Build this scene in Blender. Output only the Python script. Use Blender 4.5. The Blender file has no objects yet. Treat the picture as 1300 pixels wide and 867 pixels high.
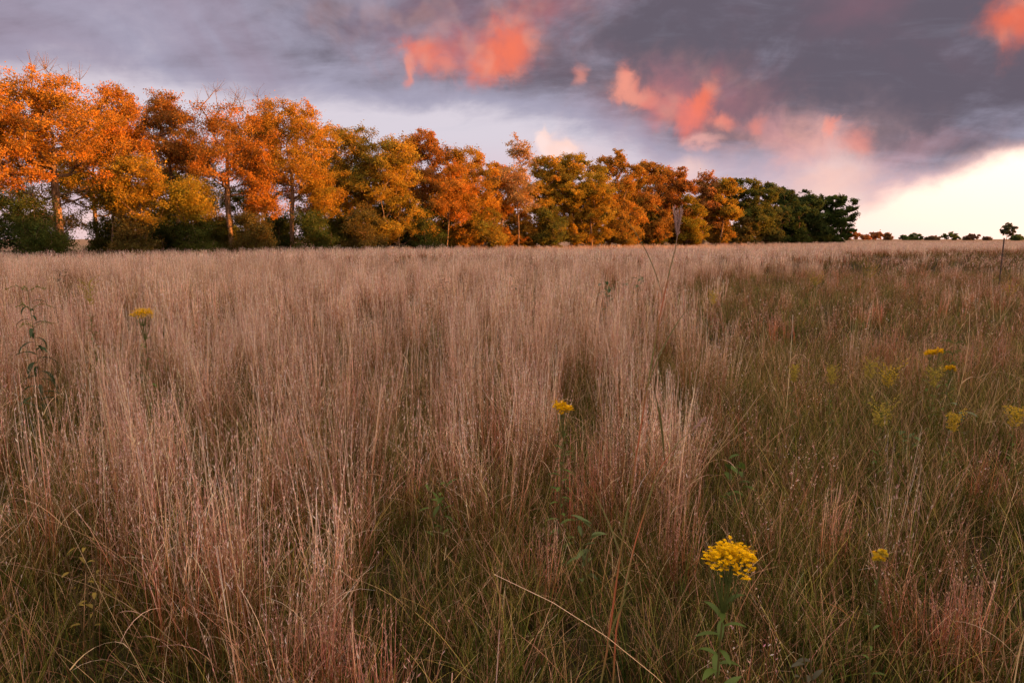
import bpy, math, random
import numpy as np
from mathutils import Vector, Euler

R = math.radians
C = bpy.context.scene.collection
SC = bpy.context.scene
rng = np.random.default_rng(7)
random.seed(7)

# ------------------------------------------------------------------ camera
PITCH = math.atan((433.5 - 303.5) / 867.0)
EYE = 1.62
cam_d = bpy.data.cameras.new('camera'); cam = bpy.data.objects.new('camera', cam_d); C.objects.link(cam)
cam_d.sensor_width = 36; cam_d.lens = 24.0; cam_d.clip_end = 20000; cam_d.clip_start = 0.05
cam.location = (0, 0, EYE); cam.rotation_euler = (math.pi / 2 - PITCH, 0, 0)
SC.camera = cam

def ray(px, py):
    dx = (px - 650) / 867.0; dz = (433.5 - py) / 867.0
    return Vector((dx, math.cos(PITCH) + dz * math.sin(PITCH), -math.sin(PITCH) + dz * math.cos(PITCH)))
def at(px, py, Y):
    d = ray(px, py); return Vector((0, 0, EYE)) + d * (Y / d.y)
def azel(px, py):
    d = ray(px, py).normalized(); return math.degrees(math.atan2(d.x, d.y)), math.degrees(math.asin(d.z))

EXPO = 1.5
SC.view_settings.view_transform = 'Standard'; SC.view_settings.look = 'None'
SC.view_settings.exposure = EXPO; SC.view_settings.gamma = 1.0
SC.view_settings.use_curve_mapping = False
cy = SC.cycles
cy.max_bounces = 4; cy.diffuse_bounces = 2; cy.glossy_bounces = 1; cy.transmission_bounces = 2; cy.transparent_max_bounces = 4
cy.use_adaptive_sampling = True; cy.adaptive_threshold = 0.02
cy.use_denoising = True

# ------------------------------------------------------------------ sun and sky
SUN_AZ, SUN_EL = 98.0, 2.6
sd = Vector((math.sin(R(SUN_AZ)) * math.cos(R(SUN_EL)), math.cos(R(SUN_AZ)) * math.cos(R(SUN_EL)), math.sin(R(SUN_EL))))
sl = bpy.data.lights.new('sun', 'SUN'); so = bpy.data.objects.new('sun', sl); C.objects.link(so)
sl.energy = 5.0; sl.angle = R(0.6); sl.color = (1.0, 0.37, 0.085)
so.rotation_euler = (-sd).to_track_quat('-Z', 'Y').to_euler(); so.location = (60, -10, 40)

def srgb(r, g, b):
    def f(c):
        c /= 255.0
        return c / 12.92 if c <= .04045 else ((c + .055) / 1.055) ** 2.4
    return (f(r), f(g), f(b))
def disp(r, g, b, k=1.0):
    """display colour -> scene radiance before the view exposure"""
    return tuple(c * k / 2 ** EXPO for c in srgb(r, g, b))

class N:
    """tiny expression builder over shader nodes"""
    def __init__(s, nt): s.nt = nt
    def new(s, t, **kw):
        n = s.nt.nodes.new(t)
        for k, v in kw.items(): setattr(n, k, v)
        return n
    def link(s, a, b):
        if hasattr(a, 'is_output'): s.nt.links.new(a, b)
        elif isinstance(a, (int, float)) and hasattr(b.default_value, '__len__'):
            b.default_value = (a,) * 3 if len(b.default_value) == 3 else (a, a, a, 1)
        elif isinstance(a, (tuple, list)) and len(b.default_value) == 4 and len(a) == 3: b.default_value = (*a, 1)
        else: b.default_value = a
    def m(s, op, a, b=0.0, c=0.0, clamp=False):
        n = s.new('ShaderNodeMath', operation=op, use_clamp=clamp)
        s.link(a, n.inputs[0]); s.link(b, n.inputs[1]); s.link(c, n.inputs[2]); return n.outputs[0]
    def add(s, a, b): return s.m('ADD', a, b)
    def sub(s, a, b): return s.m('SUBTRACT', a, b)
    def mul(s, a, b): return s.m('MULTIPLY', a, b)
    def ss(s, x, lo, hi, a=0.0, b=1.0):
        n = s.new('ShaderNodeMapRange', interpolation_type='SMOOTHSTEP', clamp=True)
        for i, v in enumerate((x, lo, hi, a, b)): s.link(v, n.inputs[i])
        return n.outputs[0]
    def mix(s, f, a, b, mode='MIX'):
        n = s.new('ShaderNodeMix', data_type='RGBA', blend_type=mode)
        n.clamp_factor = True
        s.link(f, n.inputs[0]); s.link(a, n.inputs[6]); s.link(b, n.inputs[7]); return n.outputs[2]
    def xyz(s, a, b, c):
        n = s.new('ShaderNodeCombineXYZ'); s.link(a, n.inputs[0]); s.link(b, n.inputs[1]); s.link(c, n.inputs[2]); return n.outputs[0]
    def noise(s, vec, scale, detail=4, rough=.55, dist=0.0, out=0):
        n = s.new('ShaderNodeTexNoise'); s.link(vec, n.inputs['Vector'])
        n.inputs['Scale'].default_value = scale; n.inputs['Detail'].default_value = detail
        n.inputs['Roughness'].default_value = rough; n.inputs['Distortion'].default_value = dist
        return n.outputs[out]

world = bpy.data.worlds.new('World'); SC.world = world; world.use_nodes = True
wt = world.node_tree; wt.nodes.clear(); e = N(wt)
geo = e.new('ShaderNodeTexCoord')
sep = e.new('ShaderNodeSeparateXYZ'); wt.links.new(geo.outputs['Generated'], sep.inputs[0])
dx, dy, dz = sep.outputs
DEG = 57.29578
az = e.mul(e.m('ARCTAN2', dx, dy), DEG)
el = e.mul(e.m('ARCSINE', dz), DEG)
sky = e.new('ShaderNodeTexSky'); sky.sky_type = 'NISHITA'; sky.sun_disc = False
sky.sun_elevation = R(SUN_EL); sky.sun_rotation = R(SUN_AZ); sky.air_density = 1.2; sky.dust_density = 1.5
nish = e.mix(1.0, sky.outputs[0], 0.05, 'MULTIPLY')
# clear western gap: warm cream glow that grows towards the sun
azs = e.sub(az, SUN_AZ)
g1 = e.m('EXPONENT', e.mul(e.m('POWER', e.m('ABSOLUTE', e.mul(azs, 1 / 48.0)), 2.0), -1.0))
glow = e.mul(g1, e.m('EXPONENT', e.mul(e.m('POWER', e.mul(e.m('ABSOLUTE', e.sub(el, 9)), 1 / 17.0), 2.0), -1.0)))
gapc = e.mix(e.ss(az, -30, 25), disp(236, 205, 208, .95), disp(255, 224, 224, .95))
gapc = e.mix(e.ss(el, 0.0, 6.0), gapc, disp(255, 232, 236, .95))
clear = e.mix(1.0, gapc, nish, 'ADD')
clear = e.mix(glow, clear, disp(255, 206, 165, 4.2))
# cloud deck coordinates
ck = e.m('DIVIDE', 1.0, e.m('MAXIMUM', e.add(dz, 0.20), 0.06))
pc = e.xyz(e.mul(dx, ck), e.mul(dy, ck), 0.0)
rot = e.new('ShaderNodeMapping'); wt.links.new(pc, rot.inputs[0])
rot.inputs['Rotation'].default_value = (0, 0, R(20)); rot.inputs['Scale'].default_value = (0.9, 2.0, 1)
deckn = e.noise(rot.outputs[0], 1.1, 7, .58, .5)
deckn2 = e.noise(rot.outputs[0], 3.4, 8, .62, .8)
ae = e.xyz(az, el, 0.0)
ae2 = e.xyz(e.mul(az, .55), e.add(el, e.mul(az, -.05)), 0.0)
soft = e.noise(ae, .045, 5, .55, .6)
bil = e.noise(ae2, .22, 7, .6, .35)
# tonal field of the deck: dark overhead to the right, pale low and to the left
dxa, dya = azel(1000, 120)
dark = e.add(e.mul(e.ss(e.add(el, e.mul(e.ss(az, 0, 30), 3.2)), 4.5, 12.5), .62), e.mul(e.ss(az, -14, 12), .36))
dark = e.sub(dark, e.mul(e.ss(az, -12, -34), .18))
dark = e.add(dark, e.mul(e.sub(deckn, .5), .75))
dark = e.add(dark, e.mul(e.sub(bil, .5), .95))
dark = e.add(dark, e.mul(e.sub(deckn2, .5), .15))
dark = e.add(dark, e.mul(e.sub(soft, .5), .5))
dark = e.sub(dark, e.mul(e.mul(e.ss(el, 13, 7.5), e.ss(az, 16, -2)), .62))
dark = e.mul(dark, e.ss(e.add(el, e.mul(e.ss(az, 0, 30), 3.2)), 3.0, 9.5, .55, 1.0))
deck = e.mix(e.ss(dark, .0, .48), disp(220, 211, 222), disp(168, 163, 184))
deck = e.mix(e.ss(dark, .42, .98), deck, disp(103, 95, 108))
deck = e.mix(e.mul(e.ss(e.add(el, e.mul(e.ss(az, 0, 30), 2.0)), 8.5, 3.5), .75), deck, disp(224, 192, 200))
deck = e.mix(e.mul(e.ss(deckn2, .52, .78), .09), deck, disp(170, 176, 196))
deck = e.mix(e.mul(e.ss(soft, .5, .68), e.ss(el, 8, 14, 0, .38)), deck, disp(150, 104, 118))
# above the view, deck brightened warm as added light on the grass
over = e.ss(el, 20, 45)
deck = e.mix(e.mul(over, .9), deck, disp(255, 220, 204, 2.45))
# edge of the deck against the clear gap
edge = e.add(e.mul(e.m('MAXIMUM', e.sub(az, 24.5), 0.0), .36), 1.35)
edge = e.m('MINIMUM', edge, 13.5)
edge = e.add(edge, e.add(e.mul(e.sub(bil, .5), 3.2), e.mul(e.sub(e.noise(ae, .42, 5, .52, .25), .5), 1.6)))
d_e = e.sub(el, edge)
fr = e.mul(e.ss(d_e, 1.7, 0.0), e.ss(az, 15, 26, .25, .95))
deck = e.mix(e.mul(fr, .85), deck, disp(240, 196, 192))
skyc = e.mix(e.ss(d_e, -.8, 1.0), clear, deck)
# sunlit cumulus turrets hanging under the deck
wn = e.noise(ae, .42, 5, .6, .4, out=1)
wsep = e.new('ShaderNodeSeparateXYZ'); wt.links.new(wn, wsep.inputs[0])
waz = e.add(az, e.mul(e.sub(wsep.outputs[0], .5), 2.6))
wel = e.add(el, e.mul(e.sub(wsep.outputs[1], .5), 2.6))
bump0 = e.noise(ae, .38, 2, .5, .2)
bump = e.noise(ae, .42, 5, .52, .25)
bump2 = e.noise(ae, 1.3, 4, .5, .2)
bl = e.add(e.mul(e.sub(bump, .5), 1.9), e.mul(e.sub(bump2, .5), .55))
def turret(base, px, py, rx, ry, col, k=1.0, rotd=0.0, softn=.7, amp=1.0, streak=None):
    a0, e0 = azel(px, py); a1, _ = azel(px + rx, py); _, e1 = azel(px, py - ry)
    ra, re = abs(a1 - a0), abs(e1 - e0)
    u = e.sub(waz, a0); v = e.sub(wel, e0)
    c, s_ = math.cos(R(rotd)), math.sin(R(rotd))
    u2 = e.add(e.mul(u, c), e.mul(v, s_)); v2 = e.sub(e.mul(v, c), e.mul(u, s_))
    r2 = e.add(e.m('POWER', e.m('ABSOLUTE', e.mul(u2, 1 / ra)), 2.0), e.m('POWER', e.m('ABSOLUTE', e.mul(v2, 1 / re)), 2.0))
    f = e.add(e.mul(e.m('EXPONENT', e.mul(r2, -.62)), 1.25), e.mul(bl, amp * .62))
    hi = tuple(min(c * .55 + h * .45, 1.0) for c, h in zip(col, disp(255, 190, 165)))
    col = e.mix(e.mul(e.ss(bump0, .42, .64), .6), col, hi)
    return e.mix(e.mul(e.ss(f, .22, .62 + softn), k), base, col)
OR, SA, PK, PP = disp(252, 126, 96, .97), disp(242, 142, 124), disp(247, 180, 170), disp(254, 214, 204)
MV = disp(150, 96, 108)
for t in [
    (850, 140, 120, 62, disp(196, 138, 146), .55, -8, 1.6, .6), (1040, 200, 130, 60, disp(232, 186, 188), .6, 0, 1.5, .6), (600, 60, 140, 50, disp(172, 122, 132), .5, 0, 1.6, .6), (710, 196, 60, 26, disp(240, 208, 210), .6, 0, 1.3, .6),
    (620, 12, 170, 40, MV, .75, 6, 1.6, .7), (905, 118, 95, 42, disp(186, 118, 126), .62, -10, 1.5, .8),
    (470, 20, 120, 34, disp(112, 96, 112), .6, 0, 1.5, .6),
    (1130, 200, 110, 20, disp(214, 160, 168), .5, 12, 1.4, .8), (985, 168, 80, 22, disp(226, 160, 160), .6, 0, 1.3, .8),
    (600, 66, 90, 30, disp(214, 112, 104), .85, 8, 1.2, .7),
    (648, 62, 30, 38, OR, .95, -28, .9, .6), (632, 82, 40, 22, OR, .85, 20, .9, .6), (535, 74, 27, 20, OR, .8, 0, .9, .7),
    (517, 92, 8, 22, SA, .8, 0, .8, .5), (566, 88, 14, 16, SA, .7, 0, .9, .5), (690, 10, 50, 22, disp(206, 108, 104), .55, 10, 1.3, .8),
    (1296, 16, 46, 40, disp(250, 118, 84), .95, -15, 1.0, .7), (738, 92, 9, 14, SA, .6, 0, .9, .5),
    (794, 103, 13, 22, SA, .95, 10, .7, .5), (812, 124, 28, 12, SA, .9, -20, .8, .5), (850, 138, 42, 26, disp(226, 128, 124), .8, -30, 1.2, .6),
    (893, 130, 14, 30, OR, .9, -24, .8, .5), (872, 152, 26, 24, disp(250, 130, 112), .85, 0, .9, .6), (915, 158, 18, 11, SA, .9, 0, .8, .5),
    (890, 180, 26, 9, PK, .8, 0, .9, .5), (876, 214, 28, 18, PP, .7, 0, 1.0, .5),
    (960, 164, 14, 12, SA, .6, 0, .9, .5), (1056, 164, 9, 12, SA, .9, -20, .7, .4), (1035, 186, 52, 26, PK, .9, 10, 1.1, .6), (1090, 182, 18, 20, SA, .7, -10, .9, .6),
    (1060, 224, 56, 36, PP, .95, 0, 1.0, .5), (1065, 262, 62, 22, disp(255, 226, 214), .8, 0, 1.2, .5),
    (692, 176, 12, 11, disp(255, 226, 220), 1, 0, .45, .3), (705, 188, 22, 10, disp(255, 226, 220), 1, 0, .45, .3), (722, 190, 12, 6, disp(255, 226, 220), 1, 0, .45, .3),
]:
    skyc = turret(skyc, t[0], t[1], t[2], t[3], t[4], t[5], t[6], t[7], t[8])
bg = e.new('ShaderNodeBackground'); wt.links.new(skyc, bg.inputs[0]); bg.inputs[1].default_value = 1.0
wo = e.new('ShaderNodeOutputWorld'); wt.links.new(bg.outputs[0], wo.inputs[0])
world.cycles.sampling_method = 'MANUAL'; world.cycles.sample_map_resolution = 512

# ------------------------------------------------------------------ helpers
def tag(o, label=None, cat=None, group=None, kind=None):
    if label: o['label'] = label
    if cat: o['category'] = cat
    if group: o['group'] = group
    if kind: o['kind'] = kind
    return o
def empty(name, loc, rz=0.0):
    o = bpy.data.objects.new(name, None); C.objects.link(o); o.location = loc; o.rotation_euler = (0, 0, rz)
    o.empty_display_size = .3; return o
class MB:
    """numpy mesh collector with a point colour attribute"""
    def __init__(s): s.v = []; s.f = []; s.c = []; s.n = 0
    def addv(s, v, f, c):
        v = np.asarray(v, float).reshape(-1, 3); c = np.asarray(c, float)
        if c.ndim == 1: c = np.tile(c, (len(v), 1))
        s.v.append(v); s.f.append(np.asarray(f, int) + s.n); s.c.append(c.reshape(-1, 3)); s.n += len(v)
    def mesh(s, name, mat, smooth=True):
        me = bpy.data.meshes.new(name)
        if s.n == 0: return me
        v = np.concatenate(s.v); c = np.concatenate(s.c)
        q = np.concatenate([f.reshape(-1, 4) for f in s.f])
        me.vertices.add(len(v)); me.vertices.foreach_set('co', v.astype(np.float32).ravel())
        me.loops.add(q.size); me.loops.foreach_set('vertex_index', q.astype(np.int32).ravel())
        me.polygons.add(len(q)); me.polygons.foreach_set('loop_start', np.arange(0, q.size, 4, dtype=np.int32))
        try: me.polygons.foreach_set('loop_total', np.full(len(q), 4, dtype=np.int32))
        except Exception: pass
        me.polygons.foreach_set('use_smooth', np.full(len(q), smooth))
        me.update(calc_edges=True)
        a = me.attributes.new('col', 'FLOAT_COLOR', 'POINT')
        a.data.foreach_set('color', np.hstack([c, np.ones((len(c), 1))]).astype(np.float32).ravel())
        me.materials.append(mat); me.validate(); return me
    def build(s, name, mat, parent=None, smooth=True, loc=None):
        o = bpy.data.objects.new(name, s.mesh(name, mat, smooth)); C.objects.link(o)
        if parent: o.parent = parent
        if loc is not None: o.location = loc
        return o
def tube(mb, pts, rad, col, k=6):
    pts = np.asarray(pts, float); rad = np.asarray(rad, float); n = len(pts)
    t = np.gradient(pts, axis=0); t /= np.linalg.norm(t, axis=1)[:, None] + 1e-9
    up = np.array([0.0, 1, 0.2]); a = np.cross(t, up); a /= np.linalg.norm(a, axis=1)[:, None] + 1e-9
    b = np.cross(t, a); th = np.arange(k) * 2 * np.pi / k
    ring = pts[:, None] + rad[:, None, None] * (np.cos(th)[None, :, None] * a[:, None] + np.sin(th)[None, :, None] * b[:, None])
    i = np.arange(n - 1)[:, None] * k; j = np.arange(k)[None]
    f = np.stack([i + j, i + (j + 1) % k, i + k + (j + 1) % k, i + k + j], -1).reshape(-1, 4)
    c = np.asarray(col, float)
    if c.ndim == 2: c = np.repeat(c, k, 0)
    mb.addv(ring.reshape(-1, 3), f, c)
def lerp(a, b, t): return np.asarray(a) + (np.asarray(b) - np.asarray(a)) * t

def principled(name, build, rough=.8, spec=.2):
    m = bpy.data.materials.new(name); m.use_nodes = True
    nt = m.node_tree; b = nt.nodes['Principled BSDF']; b.inputs['Roughness'].default_value = rough
    b.inputs['Specular IOR Level'].default_value = spec
    g = N(nt); g.link(build(g, b), b.inputs['Base Color']); return m
def attr(g, name, kind='GEOMETRY', out='Color'):
    n = g.new('ShaderNodeAttribute', attribute_name=name, attribute_type=kind); return n.outputs[out]
def foliage_mat(name, color_fn, trans=.4, gloss=0.0):
    m = bpy.data.materials.new(name); m.use_nodes = True; nt = m.node_tree; nt.nodes.clear(); g = N(nt)
    col = color_fn(g)
    d = g.new('ShaderNodeBsdfDiffuse'); t = g.new('ShaderNodeBsdfTranslucent'); mx = g.new('ShaderNodeMixShader')
    g.link(col, d.inputs[0]); g.link(col, t.inputs[0]); mx.inputs[0].default_value = trans
    nt.links.new(d.outputs[0], mx.inputs[1]); nt.links.new(t.outputs[0], mx.inputs[2]); last = mx.outputs[0]
    if gloss:
        gl = g.new('ShaderNodeBsdfGlossy'); gl.inputs['Roughness'].default_value = .45; gl.inputs[0].default_value = (.8, .8, .8, 1)
        m2 = g.new('ShaderNodeMixShader'); m2.inputs[0].default_value = gloss
        nt.links.new(last, m2.inputs[1]); nt.links.new(gl.outputs[0], m2.inputs[2]); last = m2.outputs[0]
    o = g.new('ShaderNodeOutputMaterial'); nt.links.new(last, o.inputs[0]); return m

def leaf_col(g):
    oi = g.new('ShaderNodeObjectInfo')
    c = g.mix(1.0, oi.outputs['Color'], attr(g, 'col'), 'MULTIPLY')
    return c
M_LEAF = foliage_mat('tree_leaves', leaf_col, .42)
def bark_col(g, b):
    tc = g.new('ShaderNodeTexCoord'); mp = g.new('ShaderNodeMapping'); g.nt.links.new(tc.outputs['Object'], mp.inputs[0])
    mp.inputs['Scale'].default_value = (6, 6, 1.2)
    n = g.noise(mp.outputs[0], 2.2, 5, .65)
    c = g.mix(g.ss(n, .35, .68), (.08, .052, .034), (.34, .23, .14))
    bm = g.new('ShaderNodeBump'); bm.inputs['Strength'].default_value = .6; bm.inputs['Distance'].default_value = .05
    g.nt.links.new(n, bm.inputs['Height']); g.nt.links.new(bm.outputs[0], b.inputs['Normal'])
    return c
M_BARK = principled('tree_bark', bark_col, .95, .1)
def grass_col(g):
    """blade colour from the mesh, drifting over the field and from tuft to tuft"""
    c = attr(g, 'col')
    oi = g.new('ShaderNodeObjectInfo')
    gp = g.new('ShaderNodeNewGeometry')
    n = g.noise(gp.outputs['Position'], .16, 3, .6)
    n2 = g.noise(gp.outputs['Position'], 1.1, 2, .5)
    hs = g.new('ShaderNodeHueSaturation')
    g.link(g.add(.5, g.mul(g.sub(n, .5), .035)), hs.inputs['Hue'])
    g.link(g.add(g.mul(g.sub(n2, .5), .5), g.add(.70, g.mul(oi.outputs['Random'], .5))), hs.inputs['Value'])
    hs.inputs['Saturation'].default_value = 1.0
    g.link(c, hs.inputs['Color']); return hs.outputs[0]
M_GRASS = foliage_mat('grass_blades', grass_col, .42)
M_PLANT = foliage_mat('wildflower_leaves', lambda g: attr(g, 'col'), .35, .015)
def petal(g): return attr(g, 'col')
M_PETAL = foliage_mat('goldenrod_petals', petal, .35)

# ------------------------------------------------------------------ ground
def hnoise(x, y, s=1.0, seed=0):
    """smooth value noise in python/numpy, 0..1"""
    x = np.asarray(x, float) * s + seed * 17.3; y = np.asarray(y, float) * s - seed * 9.1
    xi, yi = np.floor(x), np.floor(y); fx, fy = x - xi, y - yi
    fx = fx * fx * (3 - 2 * fx); fy = fy * fy * (3 - 2 * fy)
    def h(a, b):
        v = np.sin(a * 127.1 + b * 311.7 + seed * 3.7) * 43758.5453; return v - np.floor(v)
    return (h(xi, yi) * (1 - fx) + h(xi + 1, yi) * fx) * (1 - fy) + (h(xi, yi + 1) * (1 - fx) + h(xi + 1, yi + 1) * fx) * fy
def gz(x, y):
    x = np.asarray(x, float); y = np.asarray(y, float)
    d = np.hypot(x, y)
    w = np.clip((d - 3) / 30, 0, 1)
    z = (hnoise(x, y, .05, 1) - .5) * .5 * w + (hnoise(x, y, .4, 2) - .5) * .06
    z = z * np.clip(1 - (d - 150) / 200, 0, 1)
    # the field swells gently beyond the end of the tree line
    z += 1.15 * np.exp(-(((x - 150) / 170) ** 2 + ((y - 285) / 75) ** 2))
    return z
def sheet(name, X, Y, Zf, mat, kind='structure', label=None, cat=None):
    gx, gy = np.meshgrid(X, Y); v = np.stack([gx.ravel(), gy.ravel(), Zf(gx.ravel(), gy.ravel())], -1)
    nx, ny = len(X), len(Y); i = np.arange(ny - 1)[:, None] * nx; j = np.arange(nx - 1)[None]
    f = np.stack([i + j, i + j + 1, i + nx + j + 1, i + nx + j], -1).reshape(-1, 4)
    mb = MB(); mb.addv(v, f, (1, 1, 1)); o = mb.build(name, mat); tag(o, label, cat, kind=kind); return o
def axis(lim, n, p=3.0):
    t = np.linspace(-1, 1, n); return np.sign(t) * np.abs(t) ** p * lim
def ground_col(g, b):
    gp = g.new('ShaderNodeNewGeometry'); P = gp.outputs['Position']
    ln = g.new('ShaderNodeVectorMath', operation='LENGTH'); g.nt.links.new(P, ln.inputs[0])
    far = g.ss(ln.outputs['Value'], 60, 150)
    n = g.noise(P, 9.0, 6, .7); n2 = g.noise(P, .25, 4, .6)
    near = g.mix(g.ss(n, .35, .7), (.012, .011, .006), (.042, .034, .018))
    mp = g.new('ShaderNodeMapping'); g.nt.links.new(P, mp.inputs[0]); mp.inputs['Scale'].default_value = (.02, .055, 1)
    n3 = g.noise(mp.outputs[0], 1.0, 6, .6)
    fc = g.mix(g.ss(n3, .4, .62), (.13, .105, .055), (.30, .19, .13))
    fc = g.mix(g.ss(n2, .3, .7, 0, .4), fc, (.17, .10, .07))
    bm = g.new('ShaderNodeBump'); bm.inputs['Strength'].default_value = .7; bm.inputs['Distance'].default_value = .04
    g.nt.links.new(n, bm.inputs['Height']); g.nt.links.new(bm.outputs[0], b.inputs['Normal'])
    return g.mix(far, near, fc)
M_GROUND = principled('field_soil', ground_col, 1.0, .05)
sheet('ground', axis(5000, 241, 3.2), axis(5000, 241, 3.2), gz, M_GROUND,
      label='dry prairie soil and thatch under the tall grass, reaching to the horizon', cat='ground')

# ridge added out of view, crest shaped to keep sun off grass and lower trees
def ridge():
    prof = [(-60, 118, 14), (-20, 124, 14), (10, 126, 12.6), (26, 128, 12.0), (40, 129, 9.2), (60, 131, 7.8), (95, 134, 7.0), (113, 137, 7.5), (124, 140, 15.0), (150, 165, 17.0), (190, 205, 14), (230, 240, 9), (250, 262, 3.0), (275, 290, 0.0)]
    ys = np.linspace(-60, 285, 300); cx = np.interp(ys, [p[0] for p in prof], [p[1] for p in prof]); hh = np.interp(ys, [p[0] for p in prof], [p[2] for p in prof])
    hh = hh + (hnoise(ys, ys * 0, .35, 5) - .5) * 2.4 * (hh > 3) + (hnoise(ys, ys * 0, .9, 6) - .5) * 1.2 * (hh > 3)
    us = np.linspace(0, 1, 40); V = []
    for y, c, h in zip(ys, cx, hh):
        for u in us:
            x = c + (u * 1.0) * 90 - 6; pr = math.sin(min(u * 2.6, 1) * math.pi / 2) ** 1.6 * (1 - max(0, (u - .4) / .6) ** 1.5)
            V.append((x, y, gz(x, y) - .3 + h * pr))
    nx, ny = len(us), len(ys); i = np.arange(ny - 1)[:, None] * nx; j = np.arange(nx - 1)[None]
    f = np.stack([i + j, i + j + 1, i + nx + j + 1, i + nx + j], -1).reshape(-1, 4)
    mb = MB(); mb.addv(V, f, (1, 1, 1)); o = mb.build('shade_ridge', M_GROUND)
    tag(o, 'unseen low ridge added on the sunset side to shade the field', 'shade_ridge', kind='structure')
ridge()

# ------------------------------------------------------------------ trees
def grow(seed, H, W, base=.28, lobes=7, nclust=130, leaves=80, leaf=.15, clump=.62, trunk_r=.26, lean=0.0, bare=0, stems=1, spread=1.0, flat=.75, lower=0.0):
    """H height, W crown radius. returns (wood MB, leaf MB)"""
    r = np.random.default_rng(seed); wood, lf = MB(), MB()
    nodes = []; par = []; wt_ = []; rad0 = []
    for s in range(stems):
        a = r.uniform(0, 6.28); off = .0 if stems == 1 else .35 + .2 * r.random()
        bx, by = math.cos(a) * off, math.sin(a) * off; th = H * (r.uniform(.5, .66) if stems > 1 else .62)
        n = max(5, int(th / .55)); ph = r.uniform(0, 6.28); prev = -1
        tilt = (math.cos(a) * .18, math.sin(a) * .18) if stems > 1 else (0, 0)
        for k in range(n):
            t = k / (n - 1); w = .16 * H * .12
            nodes.append((bx + lean * H * t ** 1.3 + tilt[0] * th * t + math.sin(ph + t * 4.2) * w * t, by + tilt[1] * th * t + math.cos(ph * 1.7 + t * 3.6) * w * t, t * th)); par.append(prev); prev = len(nodes) - 1
    # lobes of the crown
    ctr = []
    zb = H * base
    for k in range(lobes):
        a = k * 2.4 + r.uniform(-.5, .5); t = (k + .5) / lobes
        z = zb + (H - zb) * (.22 + .62 * t + r.uniform(-.08, .08)); prof = math.sin(math.pi * min(1, (.18 + .82 * ((z - zb) / (H - zb))) ** .9)) ** .6
        q = W * .58 * prof * spread * r.uniform(.65, 1.1)
        sz = W * r.uniform(.36, .52) * (1.0 if t < .8 else .85)
        ctr.append((lean * H * .8 + math.cos(a) * q, math.sin(a) * q, min(z, H - sz * .8), sz))
    ctr.append((lean * H + 0, 0, H - W * .36, W * .42)); ctr.append((lean * H * .7, 0, zb + (H - zb) * .45, W * .5))
    if lower: 
        for k in range(4):
            a = r.uniform(0, 6.28); ctr.append((math.cos(a) * W * .5, math.sin(a) * W * .5, H * lower, W * .38))
    P = []; holes = np.array([(c[0], c[1], c[2]) + r.normal(0, .5, 3) * c[3] for c in ctr for _ in range(2)])
    while len(P) < nclust:
        c = ctr[r.integers(len(ctr))]; d = r.normal(size=3); d /= np.linalg.norm(d); rr = c[3] * r.uniform(.25, 1) ** .45
        p = np.array([c[0], c[1], c[2]]) + d * rr * np.array([1, 1, flat])
        if p[2] < H * base * .75 and not lower: continue
        if p[2] < .5 or p[2] > H * (1 + .03 * r.normal()): continue
        if (np.linalg.norm(holes - p, axis=1) < W * .13).any(): continue
        P.append(p)
    P = np.array(P); core = np.array([lean * H * .5, 0, zb]); P = P[np.argsort(np.linalg.norm(P - core, axis=1))]
    isleaf = np.ones(len(P), bool)
    top = np.argsort(-P[:, 2])
    if bare: isleaf[top[:bare]] = False
    ends = []
    nd = np.array(nodes); plen = list(np.array([n[2] for n in nodes]))
    nodes = [np.array(n) for n in nodes]
    for p in P:
        A = np.array(nodes); dv = p - A; dd = np.linalg.norm(dv, axis=1)
        cost = dd + np.array(plen) * .22 + np.where(A[:, 2] > p[2] - .15 * dd, 1.5, 0) + np.where(A[:, 2] < H * base * .55, 50, 0)
        j = int(np.argmin(cost)); L = dd[j]; k = max(1, int(L / .55)); prev = j; q0 = nodes[j]
        bend = r.normal(size=3) * L * .09; bend[2] = -abs(bend[2]) * .4 - L * .06
        for i in range(1, k + 1):
            t = i / k; q = q0 + (p - q0) * t + bend * math.sin(math.pi * t) + r.normal(size=3) * .05
            nodes.append(q); par.append(prev); plen.append(plen[prev] + L / k); prev = len(nodes) - 1
        ends.append(prev)
    n = len(nodes); cnt = np.zeros(n); cnt[ends] += 1
    for i in range(n - 1, -1, -1):
        if par[i] >= 0: cnt[par[i]] += cnt[i]
    cmax = max(cnt.max(), 1)
    rd = .014 + (trunk_r - .014) * (cnt / cmax) ** .52
    A = np.array(nodes)
    for i in range(n):
        if par[i] < 0: rd[i] *= 1.5
    kids = {}
    for i in range(n):
        if par[i] >= 0: kids.setdefault(par[i], []).append(i)
    used = [False] * n
    starts = [i for i in range(n) if par[i] < 0]
    stack = [(i, None) for i in starts]
    while stack:
        i, pr = stack.pop(); chain = ([pr] if pr is not None else []) + [i]; cur = i
        while cur in kids:
            ks = sorted(kids[cur], key=lambda q: -cnt[q]); 
            for o in ks[1:]: stack.append((o, cur))
            cur = ks[0]; chain.append(cur)
        if len(chain) > 1:
            rr = rd[chain].copy()
            if pr is not None: rr[0] = min(rr[0], rr[1] * 1.25)
            rr[-1] *= .6
            tube(wood, A[chain], rr, (1, 1, 1), 7 if rr.max() > .09 else 4)
    # fine bare twigs
    for e_, lfy in zip(ends, isleaf):
        for _ in range(2 if lfy else 7):
            d = r.normal(size=3) + (0, 0, .5 if lfy else 1.3); d /= np.linalg.norm(d); L = clump * r.uniform(.6, 1.1) * (1 if lfy else 1.9)
            m = A[e_] + d * L * .5 + r.normal(size=3) * .06
            tube(wood, [A[e_], m, A[e_] + d * L], [.012, .009, .005], (1, 1, 1), 3)
    # leaves
    cen = A[[e_ for e_, l in zip(ends, isleaf) if l]]
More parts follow.
